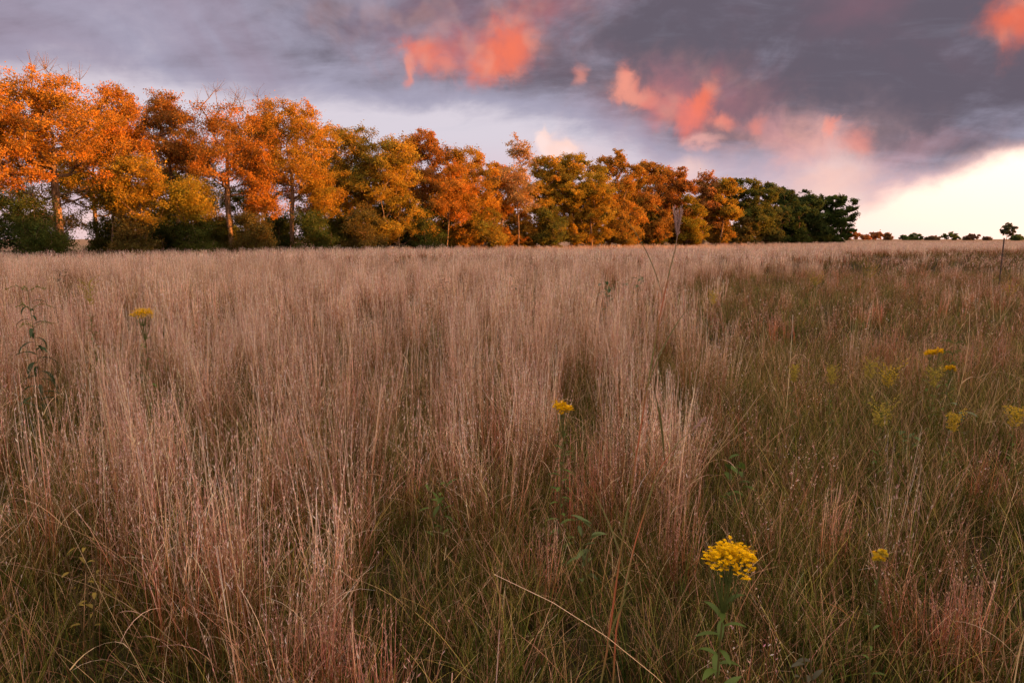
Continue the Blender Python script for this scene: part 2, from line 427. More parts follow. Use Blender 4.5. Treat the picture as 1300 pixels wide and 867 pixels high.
    m = len(cen); cl = np.repeat(np.arange(m), leaves); K = len(cl)
    tone = r.uniform(.72, 1.3, m); hue = r.normal(0, 1, m)
    ax = r.normal(size=(m, 3)); ax[:, 2] = ax[:, 2] * .4 + .15; ax /= np.linalg.norm(ax, axis=1)[:, None]; off = np.clip(r.normal(size=(K, 3)), -1.7, 1.7) * clump * .44 * r.uniform(.45, 1.35, m)[cl][:, None]; off[:, 2] *= .6; off += ax[cl] * (r.normal(0, .45, K) * clump)[:, None]; off += np.sin(cen[cl] * 3.1 + off[:, [1, 2, 0]] * 5) * .16
    pos = cen[cl] + off
    leaf_cards(lf, pos, leaf, r, tone[cl], hue[cl])
    return wood, lf
def leaf_cards(lf, pos, size, r, tone, hue):
    K = len(pos)
    a = r.normal(size=(K, 3)); a /= np.linalg.norm(a, axis=1)[:, None]
    b = np.cross(a, r.normal(size=(K, 3))); b /= np.linalg.norm(b, axis=1)[:, None]
    s = size * r.uniform(.6, 1.35, (K, 1))
    v = np.stack([pos - a * s * .5, pos + b * s * .32 - a * s * .02, pos + a * s * .5, pos - b * s * .32 + a * s * .04], 1)
    f = np.arange(K * 4).reshape(-1, 4)
    t = tone * r.uniform(.82, 1.18, K); h = hue * .5 + r.normal(0, .6, K)
    c = np.stack([t * (1 + .13 * h), t * (1 - .04 * h), t * (1 - .08 * h)], -1)
    lf.addv(v.reshape(-1, 3), f, np.repeat(np.clip(c, .15, 2.5), 4, 0))

GOLD = (.36, .225, .028); AMBER = (.39, .175, .028); RUST = (.33, .155, .036); OLIVE = (.27, .195, .028); GREEN = (.075, .095, .022); DARK = (.055, .080, .024); LIME = (.28, .20, .022)
L0 = (-36.0, 48.0); L1 = (72.0, 150.0)
def line_depth(px, back=0.0):
    d = ray(px, 305); k = d.x / d.y
    t = (L0[0] - k * L0[1]) / (k * (L1[1] - L0[1]) - (L1[0] - L0[0]))
    return L0[1] + t * (L1[1] - L0[1]) + back
def plant_tree(name, px, top, halfw, col, label, seed, back=0.0, group=None, parts=('trunk', 'crown'), cat='tree', Y=None, scale_leaf=1.0, **kw):
    Y = Y or line_depth(px, back); g = at(px, 303.5, Y); z = float(gz(g.x, g.y)); kw['trunk_r'] = kw.get('trunk_r', .26) * (.8 if kw.get('nclust', 0) > 200 else .62)
    topz = at(px, top - (5 if top < 240 else (2 if top < 288 else -1.5)), Y).z; H = topz - z; W = halfw / 867.0 * Y * 1.08
    leaf = max(.13, .0021 * Y) * scale_leaf
    w, l = grow(seed, H, W, leaf=leaf, **kw)
    root = empty(name, (g.x, g.y, z - .05)); tag(root, label, cat, group)
    w.build(parts[0], M_BARK, root)
    c = l.build(parts[1], M_LEAF, root, smooth=False); c.color = (*col, 1)
    return root
TG = 'trees standing in a line along the far side of the field'
trees = [
 # px, top, halfw, colour, label, kwargs
 (-22, 74, 72, AMBER, 'tall rust orange tree cut off by the left edge of the photo', dict(base=.42, nclust=170, trunk_r=.3, lobes=8)),
 (77, 84, 84, (.40,.19,.028), 'largest orange oak near the left edge with bare twigs on top and glowing forked limbs', dict(base=.40, nclust=250, bare=9, trunk_r=.34, lobes=11, spread=1.15, leaves=78)),
 (124, 150, 52, OLIVE, 'dim olive tree tucked behind the largest orange oak', dict(base=.3, back=7, nclust=130)),
 (158, 108, 40, AMBER, 'orange tree with rounded shoulder overhanging the first sky gap', dict(base=.50, back=3, nclust=110, leaves=75)),
 (188, 196, 36, GOLD, 'small yellow tree with a thin slanting trunk in front of the sky gap', dict(base=.38, back=-3, nclust=70, trunk_r=.13, lean=-.08)),
 (233, 226, 24, LIME, 'short slender yellow green tree with a pale forked trunk', dict(base=.45, back=-3, nclust=34, trunk_r=.11, lean=.03)),
 (226, 120, 44, RUST, 'rust brown tree forming the left shoulder of the second tall crown', dict(base=.5, back=4, nclust=105)),
 (293, 112, 62, AMBER, 'tall orange tree topped by a fan of bare twigs with a stout straight trunk', dict(base=.36, nclust=170, bare=14, trunk_r=.3, lobes=9)),
 (340, 150, 40, RUST, 'reddish tree filled in between two tall orange crowns', dict(base=.42, back=5, nclust=90)),
 (371, 126, 62, (.39,.21,.026), 'tall golden orange tree with a dome shaped crown and twisting reddish trunk', dict(base=.34, nclust=200, trunk_r=.25, lobes=9)),
 (430, 160, 40, GOLD, 'golden tree stepping down on the right of the dome shaped crown', dict(base=.22, back=3, nclust=120)),
 (470, 163, 40, OLIVE, 'olive tinged tree with a small window of sky in its crown', dict(base=.22, nclust=125, lower=.2)),
 (506, 172, 38, (.38,.24,.03), 'yellow brown tree left of the knobbly russet crown', dict(base=.18, nclust=125, back=-2, lower=.2)),
 (540, 167, 38, RUST, 'russet tree with a loose knobbly top at mid left of the tree line', dict(base=.25, back=3, nclust=120)),
 (566, 206, 28, AMBER, 'low orange tree leaning right with a lit slanting stem', dict(base=.25, back=-3, nclust=70, lean=.07, trunk_r=.14)),
 (597, 188, 38, (.42,.225,.028), 'orange tree with two knobs on top left of the pale slender tree', dict(base=.2, nclust=125, lower=.18)),
 (636, 212, 26, AMBER, 'short orange tree beside the pale slender tree', dict(base=.2, nclust=70, back=2, lower=.18)),
 (658, 180, 20, (.40,.25,.10), 'slender tree with a thin pale top and one straight lit stem', dict(base=.34, back=-2, nclust=60, leaves=42, trunk_r=.13, flat=1.1)),
 (690, 198, 34, GOLD, 'golden brown tree just right of the pale slender tree', dict(base=.16, back=2, nclust=110, lower=.2)),
 (727, 194, 34, (.34,.235,.028), 'yellow green tree with a tall lit trunk under the white cloud', dict(base=.2, nclust=120, back=-1, trunk_r=.2)),
 (774, 190, 37, (.35,.19,.03), 'round crowned brown orange tree highest in the middle of the line', dict(base=.14, back=2, nclust=150, lower=.2)),
 (751, 232, 26, GOLD, 'low golden tree bulging forward at the foot of the round crown', dict(base=.15, back=-4, nclust=80, lower=.25)),
 (818, 206, 32, (.31,.16,.03), 'brown tree on the right slope of the middle round crown', dict(base=.14, back=2, nclust=115, lower=.2)),
 (853, 213, 28, RUST, 'rusty tree with ragged top sloping down the line', dict(base=.14, back=1, nclust=110, lower=.2)),
 (872, 250, 20, LIME, 'low yellow green tree in front of the rusty tree', dict(base=.16, back=-4, nclust=70, lower=.25)),
 (893, 222, 24, (.36,.17,.05), 'pinkish red tree near the end of the sunlit trees', dict(base=.2, nclust=85, back=3)),
 (914, 228, 19, GOLD, 'last sunlit golden tree, leaning, before the dark green trees', dict(base=.25, nclust=75, back=-2, lean=.05)),
 (944, 227, 28, (.12,.125,.026), 'first dark green tree after the sunlit trees, with a light green top', dict(base=.1, nclust=150, lower=.2)),
 (966, 232, 22, (.10,.105,.03), 'narrow dark green tree with grey top in the shaded group', dict(base=.1, nclust=110, lower=.2)),
 (992, 240, 25, DARK, 'dark shaded tree in the middle of the green group', dict(base=.1, nclust=130, lower=.2)),
 (1022, 243, 22, DARK, 'nearly black tree with a gap of sky below its crown', dict(base=.15, nclust=110)),
 (1054, 247, 27, (.055,.082,.02), 'last dark green tree at the right end of the line, with a broad ragged crown', dict(base=.12, nclust=150, lower=.2)),
 (140, 232, 22, OLIVE, 'thin dark stemmed sapling in the first sky gap right of the largest orange oak', dict(base=.55, nclust=26, trunk_r=.12, lean=.05, back=-1)),
 (256, 236, 20, OLIVE, 'slim leaning sapling just right of the short tree with the pale forked trunk', dict(base=.55, nclust=24, trunk_r=.10, lean=-.06, back=-2)),
 (330, 232, 22, AMBER, 'slim orange topped sapling between the two stout lit trunks', dict(base=.5, nclust=26, trunk_r=.11, lean=.05, back=-2)),
 (412, 228, 20, GOLD, 'slim golden sapling right of the twisting reddish trunk', dict(base=.5, nclust=26, trunk_r=.11, lean=-.04, back=-2)),
]
for i, (px, top, hw, col, lab, kw) in enumerate(trees):
    kw = dict(kw); kw['leaves'] = int(kw.get('leaves', 88) * (2.1 if i in (1, 7, 9) else 3.0)); kw['nclust'] = int(kw['nclust'] * 1.25); kw['base'] = kw['base'] * .85; kw['clump'] = .70; kw['nclust'] = int(kw['nclust'] * (1.12 if i > 9 else 1.0)); hw *= 1.1 if i < 10 else 1.22
    plant_tree('tree', px, top, hw, col, lab, 100 + i, group=TG, **kw)
# second row, darker, closing most of the gaps
names = ['left edge', 'first sky gap', 'slender forked tree', 'second tall crown', 'dome shaped crown', 'sky window tree', 'knobbly russet crown', 'two knobbed tree', 'pale slender tree', 'white cloud', 'middle round crown', 'rusty ragged tree', 'pinkish red tree', 'narrow dark green tree']
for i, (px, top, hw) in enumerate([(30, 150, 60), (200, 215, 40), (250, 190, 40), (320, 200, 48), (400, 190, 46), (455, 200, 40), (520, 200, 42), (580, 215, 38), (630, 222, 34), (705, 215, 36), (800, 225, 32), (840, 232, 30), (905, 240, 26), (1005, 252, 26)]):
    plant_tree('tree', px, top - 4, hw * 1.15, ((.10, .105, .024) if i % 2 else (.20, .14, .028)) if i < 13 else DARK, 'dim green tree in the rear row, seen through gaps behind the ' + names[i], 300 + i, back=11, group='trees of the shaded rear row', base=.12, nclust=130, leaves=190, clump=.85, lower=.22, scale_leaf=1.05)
# shrubs at the foot of the line
sh = [(12, 236, 50), (48, 250, 36), (140, 268, 34), (172, 262, 30), (212, 258, 28), (250, 266, 30), (282, 272, 28), (322, 262, 30), (352, 268, 26), (396, 260, 30), (428, 264, 28), (462, 262, 28), (500, 256, 30), (536, 262, 28), (578, 268, 24), (618, 264, 26), (664, 270, 24), (700, 262, 24), (742, 268, 22), (786, 262, 24), (826, 266, 22), (868, 272, 18), (910, 272, 18), (946, 276, 18), (980, 278, 16), (1010, 280, 14), (1038, 282, 14)]
ordn = ['first', 'second', 'third', 'fourth', 'fifth', 'sixth', 'seventh', 'eighth', 'ninth', 'tenth', 'eleventh', 'twelfth', 'thirteenth', 'fourteenth']
for i, (px, top, hw) in enumerate(sh):
    n = i if i < 14 else len(sh) - 1 - i
    if 60 < px < 460: top += 10; hw *= .8
    lab = ('leafy shrub at the tree line foot, %s from its %s end' % (ordn[n], 'left' if i < 14 else 'right'))
    colr = [DARK, GREEN, (.09, .10, .022), (.14, .11, .03)][i % 4] if i < 14 or i > 22 else [OLIVE, (.30, .18, .03), (.14, .13, .025)][i % 3]
    plant_tree('shrub', px, top, hw, colr, lab, 500 + i, back=(-3 if i % 2 else 1), group='shrubs along the foot of the tree line', parts=('stem', 'foliage'), cat='shrub', base=.03, nclust=80, leaves=200, lobes=5, clump=.7, trunk_r=.07, stems=3, lower=.3, scale_leaf=1.0)
# far trees right of the line
FG = 'small trees on the far horizon at right'
far = [(1078, 290, 13, 300, (.20,.085,.03), 'reddish sunlit thicket touching the right end of the tree line'), (1096, 292, 13, 302, (.19,.08,.03), 'reddish thicket second from the dark trees on the horizon'), (1112, 293, 11, 305, (.17,.08,.03), 'low brown thicket on the horizon, third from the dark trees'),
       (1127, 294, 7, 310, (.12,.07,.03), 'open thin tree ending the reddish thicket'), (1149, 297, 8, 330, DARK, 'tiny dark bush left of the first dark far tree'), (1163, 295, 10, 330, DARK, 'first low dark far tree right of the reddish thicket'), (1184, 297, 9, 335, (.09,.07,.04), 'thin brownish far bush between two dark far trees'),
       (1208, 293, 12, 320, DARK, 'dense dark round far tree near the right side of the horizon'), (1234, 296, 10, 325, (.10,.06,.04), 'open brownish far tree between the dense round tree and the stake'), (1254, 299, 6, 330, (.08,.06,.04), 'tiny far bush just left of the stake'),
       (1278, 286, 11, 270, (.05,.055,.03), 'small far tree with round open crown just above the stake'), (1292, 297, 7, 275, DARK, 'low dark far bush at the right edge of the photo')]
for i, (px, top, hw, Y, col, lab) in enumerate(far):
    H_like = dict(base=.02 + .1 * (i % 3), nclust=[34, 22, 42][i % 3], leaves=110, clump=.7, lobes=5, trunk_r=.16, lower=.3) if i != 10 else dict(base=.34, nclust=60, leaves=60, clump=.5, lobes=9, trunk_r=.16, flat=1.0)
    plant_tree('far_tree', px, top, hw * .92, tuple(c * 1.5 for c in col), lab, 700 + i, Y=Y, group=FG, **H_like)

# ------------------------------------------------------------------ grass
HID = bpy.data.collections.new('grass_sources')      # never linked to the scene: only instanced by the grass objects
def ribbons(mb, base, azm, lean, L, bend, w0, w1, segs, cols, r, face=None):
    """n blades at once. cols: (n,k,3) colour stops from base to tip"""
    n = len(L); t = np.linspace(0, 1, segs + 1)
    d = np.stack([np.cos(azm), np.sin(azm)], -1)
    ang = lean[:, None] + bend[:, None] * t[None] ** 1.6           # tilt from vertical along the blade
    dl = (L / segs)[:, None]
    hx = np.cumsum(np.hstack([np.zeros((n, 1)), np.sin(ang[:, 1:]) * dl]), 1); hz = np.cumsum(np.hstack([np.zeros((n, 1)), np.cos(ang[:, 1:]) * dl]), 1)
    P = np.stack([base[:, 0:1] + d[:, 0:1] * hx, base[:, 1:2] + d[:, 1:2] * hx, base[:, 2:3] + hz], -1)
    fa = r.uniform(0, 2 * np.pi, n) if face is None else face
    wv = np.stack([np.cos(fa), np.sin(fa), np.zeros(n)], -1)
    w = (w0[:, None] + (w1 - w0)[:, None] * t[None] ** 1.3) * .5
    A = P - wv[:, None] * w[..., None]; B = P + wv[:, None] * w[..., None]
    V = np.stack([A, B], 2).reshape(n, -1, 3)
    i = (np.arange(n) * (segs + 1) * 2)[:, None] + np.arange(segs)[None] * 2
    f = np.stack([i, i + 1, i + 3, i + 2], -1).reshape(-1, 4)
    k = cols.shape[1]; s = t * (k - 1); i0 = np.minimum(s.astype(int), k - 2); fr_ = (s - i0)[None, :, None]
    c = cols[:, i0] * (1 - fr_) + cols[:, i0 + 1] * fr_
    mb.addv(V.reshape(-1, 3), f, np.repeat(c, 2, 1).reshape(-1, 3))
    return P
def jit(r, n, stops, hv=.18, vv=.25):
    s = np.asarray(stops, float)[None].repeat(n, 0); v = np.exp(r.normal(-.08, vv * 1.45, (n, 1, 1))); h = 1 + r.normal(0, hv, (n, 1, 3)) * .5
    return np.clip(s * v * h, .003, .9)
def seeds(mb, P, L, r, per, lo, slen, sw, col, out=.5):
    """small spikelets along the upper part of stems P (n,segs+1,3)"""
    n, k = P.shape[:2]; t = r.uniform(lo, 1.0, (n, per)); s = t * (k - 1); i0 = np.minimum(s.astype(int), k - 2); fr_ = (s - i0)[..., None]
    ii = np.arange(n)[:, None]
    p = P[ii, i0] * (1 - fr_) + P[ii, i0 + 1] * fr_
    p = p.reshape(-1, 3); m = len(p)
    d = r.normal(0, out, (m, 3)); d[:, 2] = np.abs(d[:, 2]) * .4 + 1; d /= np.linalg.norm(d, axis=1)[:, None]
    L_ = slen * r.uniform(.6, 1.4, (m, 1)); s_ = np.cross(d, r.normal(size=(m, 3))); s_ /= np.linalg.norm(s_, axis=1)[:, None]; s_ *= sw * r.uniform(.6, 1.3, (m, 1)) * .5
    v = np.stack([p, p + d * L_ * .5 + s_, p + d * L_, p + d * L_ * .5 - s_], 1)
    c = jit(r, m, [col], .2, .3)[:, 0]
    mb.addv(v.reshape(-1, 3), np.arange(m * 4).reshape(-1, 4), np.repeat(c, 4, 0))

OLV = (.100, .094, .022); GRN = (.050, .078, .017); RED = (.45, .125, .060); TAN = (.68, .445, .275); PALE = (.84, .61, .49); BRN = (.21, .115, .05); STRAW = (.60, .44, .25)
def tuft_blue(seed, lod=0, red=0.0, hscale=1.0, n=26):
    """bluestem clump: wiry stems, curled sheath leaves, fluffy seed along the top"""
    r = np.random.default_rng(seed); mb = MB()
    wk = [1.0, 2.0, 5.0][lod]; n = [n, int(n * .8), int(n * .5)][lod]; rad = [.075, .12, .22][lod]
    a = r.uniform(0, 6.28, n); q = rad * np.sqrt(r.random(n)); base = np.stack([np.cos(a) * q, np.sin(a) * q, np.full(n, -.02)], -1)
    L = r.uniform(.68, 1.05, n) * hscale; lean = np.abs(r.normal(0, .07, n)) + .01; bend = r.normal(0, .14, n)
    az_ = a + r.normal(0, .9, n)
    mid = lerp(TAN, RED, red * .8); up = lerp(PALE, (.36, .17, .12), red * .75)
    cols = jit(r, n, [np.array(OLV) * .6, lerp(OLV, RED, .25 + red * .5) * .8, lerp(BRN, RED, .3 + red * .5), mid, up])
    P = ribbons(mb, base, az_, lean, L, bend, np.full(n, .0030 * wk) * r.uniform(.7, 1.3, n), np.full(n, .0010 * wk), 5, cols, r)
    seeds(mb, P, L, r, [12, 6, 5][lod], .5, [.017, .03, .07][lod], [.0026, .006, .02][lod], up, .26)
    if lod < 2:
        # dry sheath leaves off the stems
        m = n * 2; i = r.integers(0, n, m); b0 = P[i, r.integers(1, 4, m)]
        ribbons(mb, b0, r.uniform(0, 6.28, m), r.uniform(.15, .6, m), r.uniform(.10, .26, m) * hscale, r.uniform(-.3, 1.6, m), np.full(m, .0026 * wk), np.full(m, .0006), 4, jit(r, m, [lerp(BRN, OLV, .4), mid, up], .2, .35), r)
        # olive basal leaves
        m = [34, 18][lod]; a = r.uniform(0, 6.28, m); base = np.stack([np.cos(a) * rad * .9, np.sin(a) * rad * .9, np.zeros(m)], -1)
        ribbons(mb, base, a + r.normal(0, .5, m), r.uniform(.05, .45, m), r.uniform(.22, .48, m) * hscale, r.uniform(.0, 1.3, m), np.full(m, .0036 * wk), np.full(m, .0008), 5, jit(r, m, [GRN, OLV, lerp(OLV, BRN, .7)], .25, .35), r)
    return mb
def tuft_green(seed, lod=0, hs=1.0, dry=.28):
    """short olive understory with curled dead leaves"""
    r = np.random.default_rng(seed); mb = MB(); wk = [1, 2.0, 4][lod]; n = [64, 40, 22][lod]; rad = [.13, .18, .3][lod]
    a = r.uniform(0, 6.28, n); q = rad * np.sqrt(r.random(n)); base = np.stack([np.cos(a) * q, np.sin(a) * q, np.full(n, -.02)], -1)
    cols = jit(r, n, [np.array(GRN) * .6, GRN, OLV, (.20, .18, .05)], .3, .4); k = r.random(n) < dry; cols[k] = jit(r, int(k.sum()), [np.array(BRN) * .6, BRN, (.40, .26, .14), (.50, .35, .22)], .2, .35)
    ribbons(mb, base, r.uniform(0, 6.28, n), r.uniform(.02, .5, n), r.uniform(.18, .50, n) * hs, r.uniform(-.2, 1.9, n) * r.random(n), np.full(n, .0034 * wk) * r.uniform(.6, 1.4, n), np.full(n, .0007), 6, cols, r)
    return mb
def tuft_purple(seed, lod=0, hs=1.0):
    """shorter red-stemmed clump with pale seed specks"""
    r = np.random.default_rng(seed); mb = MB(); wk = [1, 2.0, 4.5][lod]; n = [15, 12, 9][lod]; rad = [.09, .14, .24][lod]
    a = r.uniform(0, 6.28, n); q = rad * np.sqrt(r.random(n)); base = np.stack([np.cos(a) * q, np.sin(a) * q, np.full(n, -.02)], -1)
    L = r.uniform(.42, .74, n) * hs
    P = ribbons(mb, base, a + r.normal(0, .8, n), np.abs(r.normal(0, .14, n)), L, r.normal(0, .35, n), np.full(n, .0028 * wk), np.full(n, .0010 * wk), 5, jit(r, n, [OLV, lerp(OLV, (.22, .10, .05), .5), (.28, .12, .07), (.34, .18, .12)], .2, .3), r)
    seeds(mb, P, L, r, [6, 3, 3][lod], .6, [.013, .024, .06][lod], [.0042, .009, .024][lod], (.62, .45, .36), .6)
    if lod < 2:
        m = n * 3; i = r.integers(0, n, m); b0 = P[i, r.integers(0, 4, m)]
        ribbons(mb, b0, r.uniform(0, 6.28, m), r.uniform(.15, .9, m), r.uniform(.10, .26, m), r.uniform(-.2, 2.0, m), np.full(m, .0026 * wk), np.full(m, .0006), 5, jit(r, m, [OLV, lerp(OLV, RED, .5), (.30, .19, .13)], .25, .4), r)
    return mb
def tuft_straw(seed, lod=0):
    """a few long pale straws leaning or snapped"""
    r = np.random.default_rng(seed); mb = MB(); n = 3
    base = np.stack([r.normal(0, .12, n), r.normal(0, .12, n), np.zeros(n)], -1)
    L = r.uniform(.6, 1.1, n)
    P = ribbons(mb, base, r.uniform(0, 6.28, n), r.uniform(.15, .65, n), L, r.uniform(-.4, 1.0, n), np.full(n, .0034 * (1 + lod)), np.full(n, .0013 * (1 + lod)), 8, jit(r, n, [BRN, STRAW, STRAW, PALE], .1, .2), r)
    m = 3; b0 = P[r.integers(0, n, m), r.integers(2, 7, m)]
    ribbons(mb, b0, r.uniform(0, 6.28, m), r.uniform(.4, 1.0, m), r.uniform(.12, .25, m), r.uniform(.5, 2.2, m), np.full(m, .005), np.full(m, .001), 7, jit(r, m, [STRAW, PALE], .1, .2), r)
    return mb

def source_set(nm, makers):
    c = bpy.data.collections.new(nm + '_tufts')
    for i, mb in enumerate(makers):
        o = bpy.data.objects.new('%s_tuft_%02d' % (nm, i), mb.mesh('%s_tuft_%02d' % (nm, i), M_GRASS)); c.objects.link(o)
    return c
def scatter(name, coll, nvar, xy, scl, label, cat, tilt=.07, hbias=0.0, rs=None):
    r = np.random.default_rng(rs or 3)
    n = len(xy); z = gz(xy[:, 0], xy[:, 1]); co = np.column_stack([xy, z])
    me = bpy.data.meshes.new(name); me.vertices.add(n); me.vertices.foreach_set('co', co.astype(np.float32).ravel())
    rot = np.column_stack([r.normal(0, tilt, n) + (hnoise(xy[:, 0], xy[:, 1], .5, 8) - .5) * .16, r.normal(0, tilt, n) + (hnoise(xy[:, 0], xy[:, 1], .45, 9) - .5) * .22 + hbias, r.uniform(0, 6.28, n)])
    a = me.attributes.new('rot', 'FLOAT_VECTOR', 'POINT'); a.data.foreach_set('vector', rot.astype(np.float32).ravel())
    a = me.attributes.new('scl', 'FLOAT_VECTOR', 'POINT'); a.data.foreach_set('vector', scl.astype(np.float32).ravel())
    a = me.attributes.new('idx', 'INT', 'POINT'); a.data.foreach_set('value', r.integers(0, nvar, n).astype(np.int32))
    o = bpy.data.objects.new(name, me); C.objects.link(o)
    me.materials.append(M_GRASS)
    g = bpy.data.node_groups.new(name + '_scatter', 'GeometryNodeTree')
    g.interface.new_socket('Geometry', in_out='INPUT', socket_type='NodeSocketGeometry'); g.interface.new_socket('Geometry', in_out='OUTPUT', socket_type='NodeSocketGeometry')
    gi, go = g.nodes.new('NodeGroupInput'), g.nodes.new('NodeGroupOutput'); ip = g.nodes.new('GeometryNodeInstanceOnPoints'); ci = g.nodes.new('GeometryNodeCollectionInfo')
    ci.inputs['Collection'].default_value = coll; ci.inputs['Separate Children'].default_value = True; ci.inputs['Reset Children'].default_value = True
    def na(nm, dt):
        q = g.nodes.new('GeometryNodeInputNamedAttribute'); q.data_type = dt; q.inputs['Name'].default_value = nm; return q.outputs['Attribute']
    er = g.nodes.new('FunctionNodeEulerToRotation')
    L = g.links.new
    L(gi.outputs[0], ip.inputs['Points']); L(ci.outputs[0], ip.inputs['Instance']); ip.inputs['Pick Instance'].default_value = True
    L(na('idx', 'INT'), ip.inputs['Instance Index']); L(na('rot', 'FLOAT_VECTOR'), er.inputs[0]); L(er.outputs[0], ip.inputs['Rotation']); L(na('scl', 'FLOAT_VECTOR'), ip.inputs['Scale'])
    L(ip.outputs[0], go.inputs[0])
    md = o.modifiers.new('scatter', 'NODES'); md.node_group = g
    tag(o, label, cat, kind='stuff'); return o

def wedge(dens, y0, y1, seed, side=.86, xmax=None):
    """random points in the camera's wedge of ground plus a margin, between distances y0 and y1"""
    r = np.random.default_rng(seed); pts = []
    area = ((y1 + 2) ** 2 * side + 4 * y1); X = side * y1 + 1.5
    n = int(dens * 2 * X * (y1 - y0)); p = np.column_stack([r.uniform(-X, X, n), r.uniform(y0, y1, n)])
    k = np.abs(p[:, 0]) < side * np.maximum(p[:, 1], 0) + 1.5
    p = p[k]; p = p[np.hypot(p[:, 0], p[:, 1]) > .75]
    return p
def tan_mask(p):
    """1 where the tall tan bluestem stands, 0 in the short mixed sward at right and in the near middle"""
    x, y = p[:, 0], p[:, 1]; k = x / np.maximum(y, .6); nz = hnoise(x, y, .35, 11) - .5; nz2 = hnoise(x, y, .09, 12) - .5
    right = np.clip((k - (.16 + np.clip((y - 6) / 60, 0, 1) * .45) + nz * .20 + nz2 * .22) / .12, 0, 1)
    near = np.clip((4.4 - y + nz * 1.8) / .8, 0, 1) * np.clip((x + .30 * y + .15 + nz * .5) / .35, 0, 1)
    return np.clip(1 - np.maximum(right * np.clip((140 - y) / 60, .35, 1), near), 0, 1)

blue = {l: source_set('bluestem_%d' % l, [tuft_blue(10 + i + 50 * l, l, red=[0, .0, .15, .05, .3, .1][i]) for i in range(6)]) for l in range(3)}
redb = {l: source_set('redstem_%d' % l, [tuft_blue(310 + i + 50 * l, l, red=[.8, 1, .6, .9][i], hscale=.72, n=20) for i in range(4)]) for l in range(3)}
gren = {l: source_set('understory_%d' % l, [tuft_green(510 + i + 50 * l, l) for i in range(6)]) for l in range(3)}
purp = {l: source_set('seedgrass_%d' % l, [tuft_purple(710 + i + 50 * l, l) for i in range(6)]) for l in range(3)}
strw = source_set('straw', [tuft_straw(910 + i) for i in range(8)])
bands = [(0, -.6, 9.0, 1.0), (1, 9.0, 30.0, .42), (2, 30.0, 165.0, .085)]
rr = np.random.default_rng(77)
def sc3(n, lo, hi, xy=None):
    s = rr.uniform(lo, hi, n); w = rr.uniform(.85, 1.2, n); return np.column_stack([w, w, s])
CLEAR = []
def thin(p):
    """the taller grass stands open just in front of the flowering plants"""
    m = np.ones(len(p), bool)
    for (x, y, w) in CLEAR:
        t = p[:, 1] / y; m &= ~((p[:, 1] > y - 1.1) & (p[:, 1] < y + .05) & (np.abs(p[:, 0] - x * t) < w))
    return m
def gather(kind, colls, nvar, dens, prob, lo, hi, names, labels, cat, hb=0.0, fac=(1, 1, 1)):
    for l, y0, y1, dk in bands:
        p = wedge(dens * dk * fac[l], y0, y1, hash(kind) % 1 + 31 * l + {'b': 1, 'r': 2, 'g': 3, 'p': 4}[kind])
        # nothing beyond the trees on the left
        if l == 2:
            k = p[:, 0] / p[:, 1]; t = (L0[0] - k * L0[1]) / (k * (L1[1] - L0[1]) - (L1[0] - L0[0]))
            lim = L0[1] + t * (L1[1] - L0[1]) + 5; p = p[(p[:, 1] < lim) | (k > .50)]
        p = p[rr.random(len(p)) < prob(p)]
        s = sc3(len(p), lo, hi)
        d = np.hypot(p[:, 0], p[:, 1]); s *= np.where(d < 1.5, .8, 1)[:, None]
        if kind != 'g':
            m = thin(p); p, s = p[m], s[m]
        scatter(names, colls[l], nvar, p, s, labels[l], cat, hbias=hb, rs=5 + l)
# ------------------------------------------------------------------ wild flowers
YEL = (.88, .58, .010); YDK = (.62, .38, .012); YGR = (.40, .33, .06); LGR = (.075, .125, .025); LDK = (.035, .06, .022)
def leaf_blade(mb, p, azm, L, w, lift, droop, col, r, segs=5):
    """a lance shaped leaf with a folded midrib"""
    t = np.linspace(0, 1, segs + 1); d = np.array([math.cos(azm), math.sin(azm), 0]); s = np.array([-d[1], d[0], 0])
    ang = lift - droop * t; st = L / segs
    x = np.concatenate([[0], np.cumsum(np.cos(ang[1:]) * st)]); z = np.concatenate([[0], np.cumsum(np.sin(ang[1:]) * st)])
    mid = np.asarray(p) + d * x[:, None] + np.array([0, 0, 1]) * z[:, None]
    ww = w * np.sin(np.pi * (t * .93 + .05)) ** .8 * .5
    e1 = mid + s * ww[:, None] + np.array([0, 0, 1]) * (ww * .35)[:, None]; e2 = mid - s * ww[:, None] + np.array([0, 0, 1]) * (ww * .35)[:, None]
    V = np.stack([e1, mid, e2], 1).reshape(-1, 3); i = np.arange(segs)[:, None] * 3
    f = np.concatenate([i + np.array([[0, 1, 4, 3]]), i + np.array([[1, 2, 5, 4]])])
    mb.addv(V, f, np.array(col) * r.uniform(.75, 1.3))
def floret(mb, p, s, col, r, k=7):
    """tiny daisy like disc of ray petals"""
    up = np.array([r.normal(0, .35), r.normal(0, .35), 1.0]); up /= np.linalg.norm(up); a = np.cross(up, [1, 0, 0]); a /= np.linalg.norm(a); b = np.cross(up, a)
    for i in range(k):
        t = i * 6.283 / k + r.uniform(-.2, .2); d = a * math.cos(t) + b * math.sin(t); q = np.cross(up, d)
        v = [p, p + d * s * .6 + q * s * .24 + up * s * .2, p + d * s + up * s * r.uniform(0, .3), p + d * s * .6 - q * s * .24 + up * s * .2]
        mb.addv(v, [[0, 1, 2, 3]], np.array(col) * r.uniform(.5, 1.15))
    v = [p + up * s * .35 + a * s * .3, p + up * s * .4 + b * s * .3, p + up * s * .35 - a * s * .3, p + up * s * .4 - b * s * .3]
    mb.addv(v, [[0, 1, 2, 3]], np.array(YDK) * r.uniform(.8, 1.2))
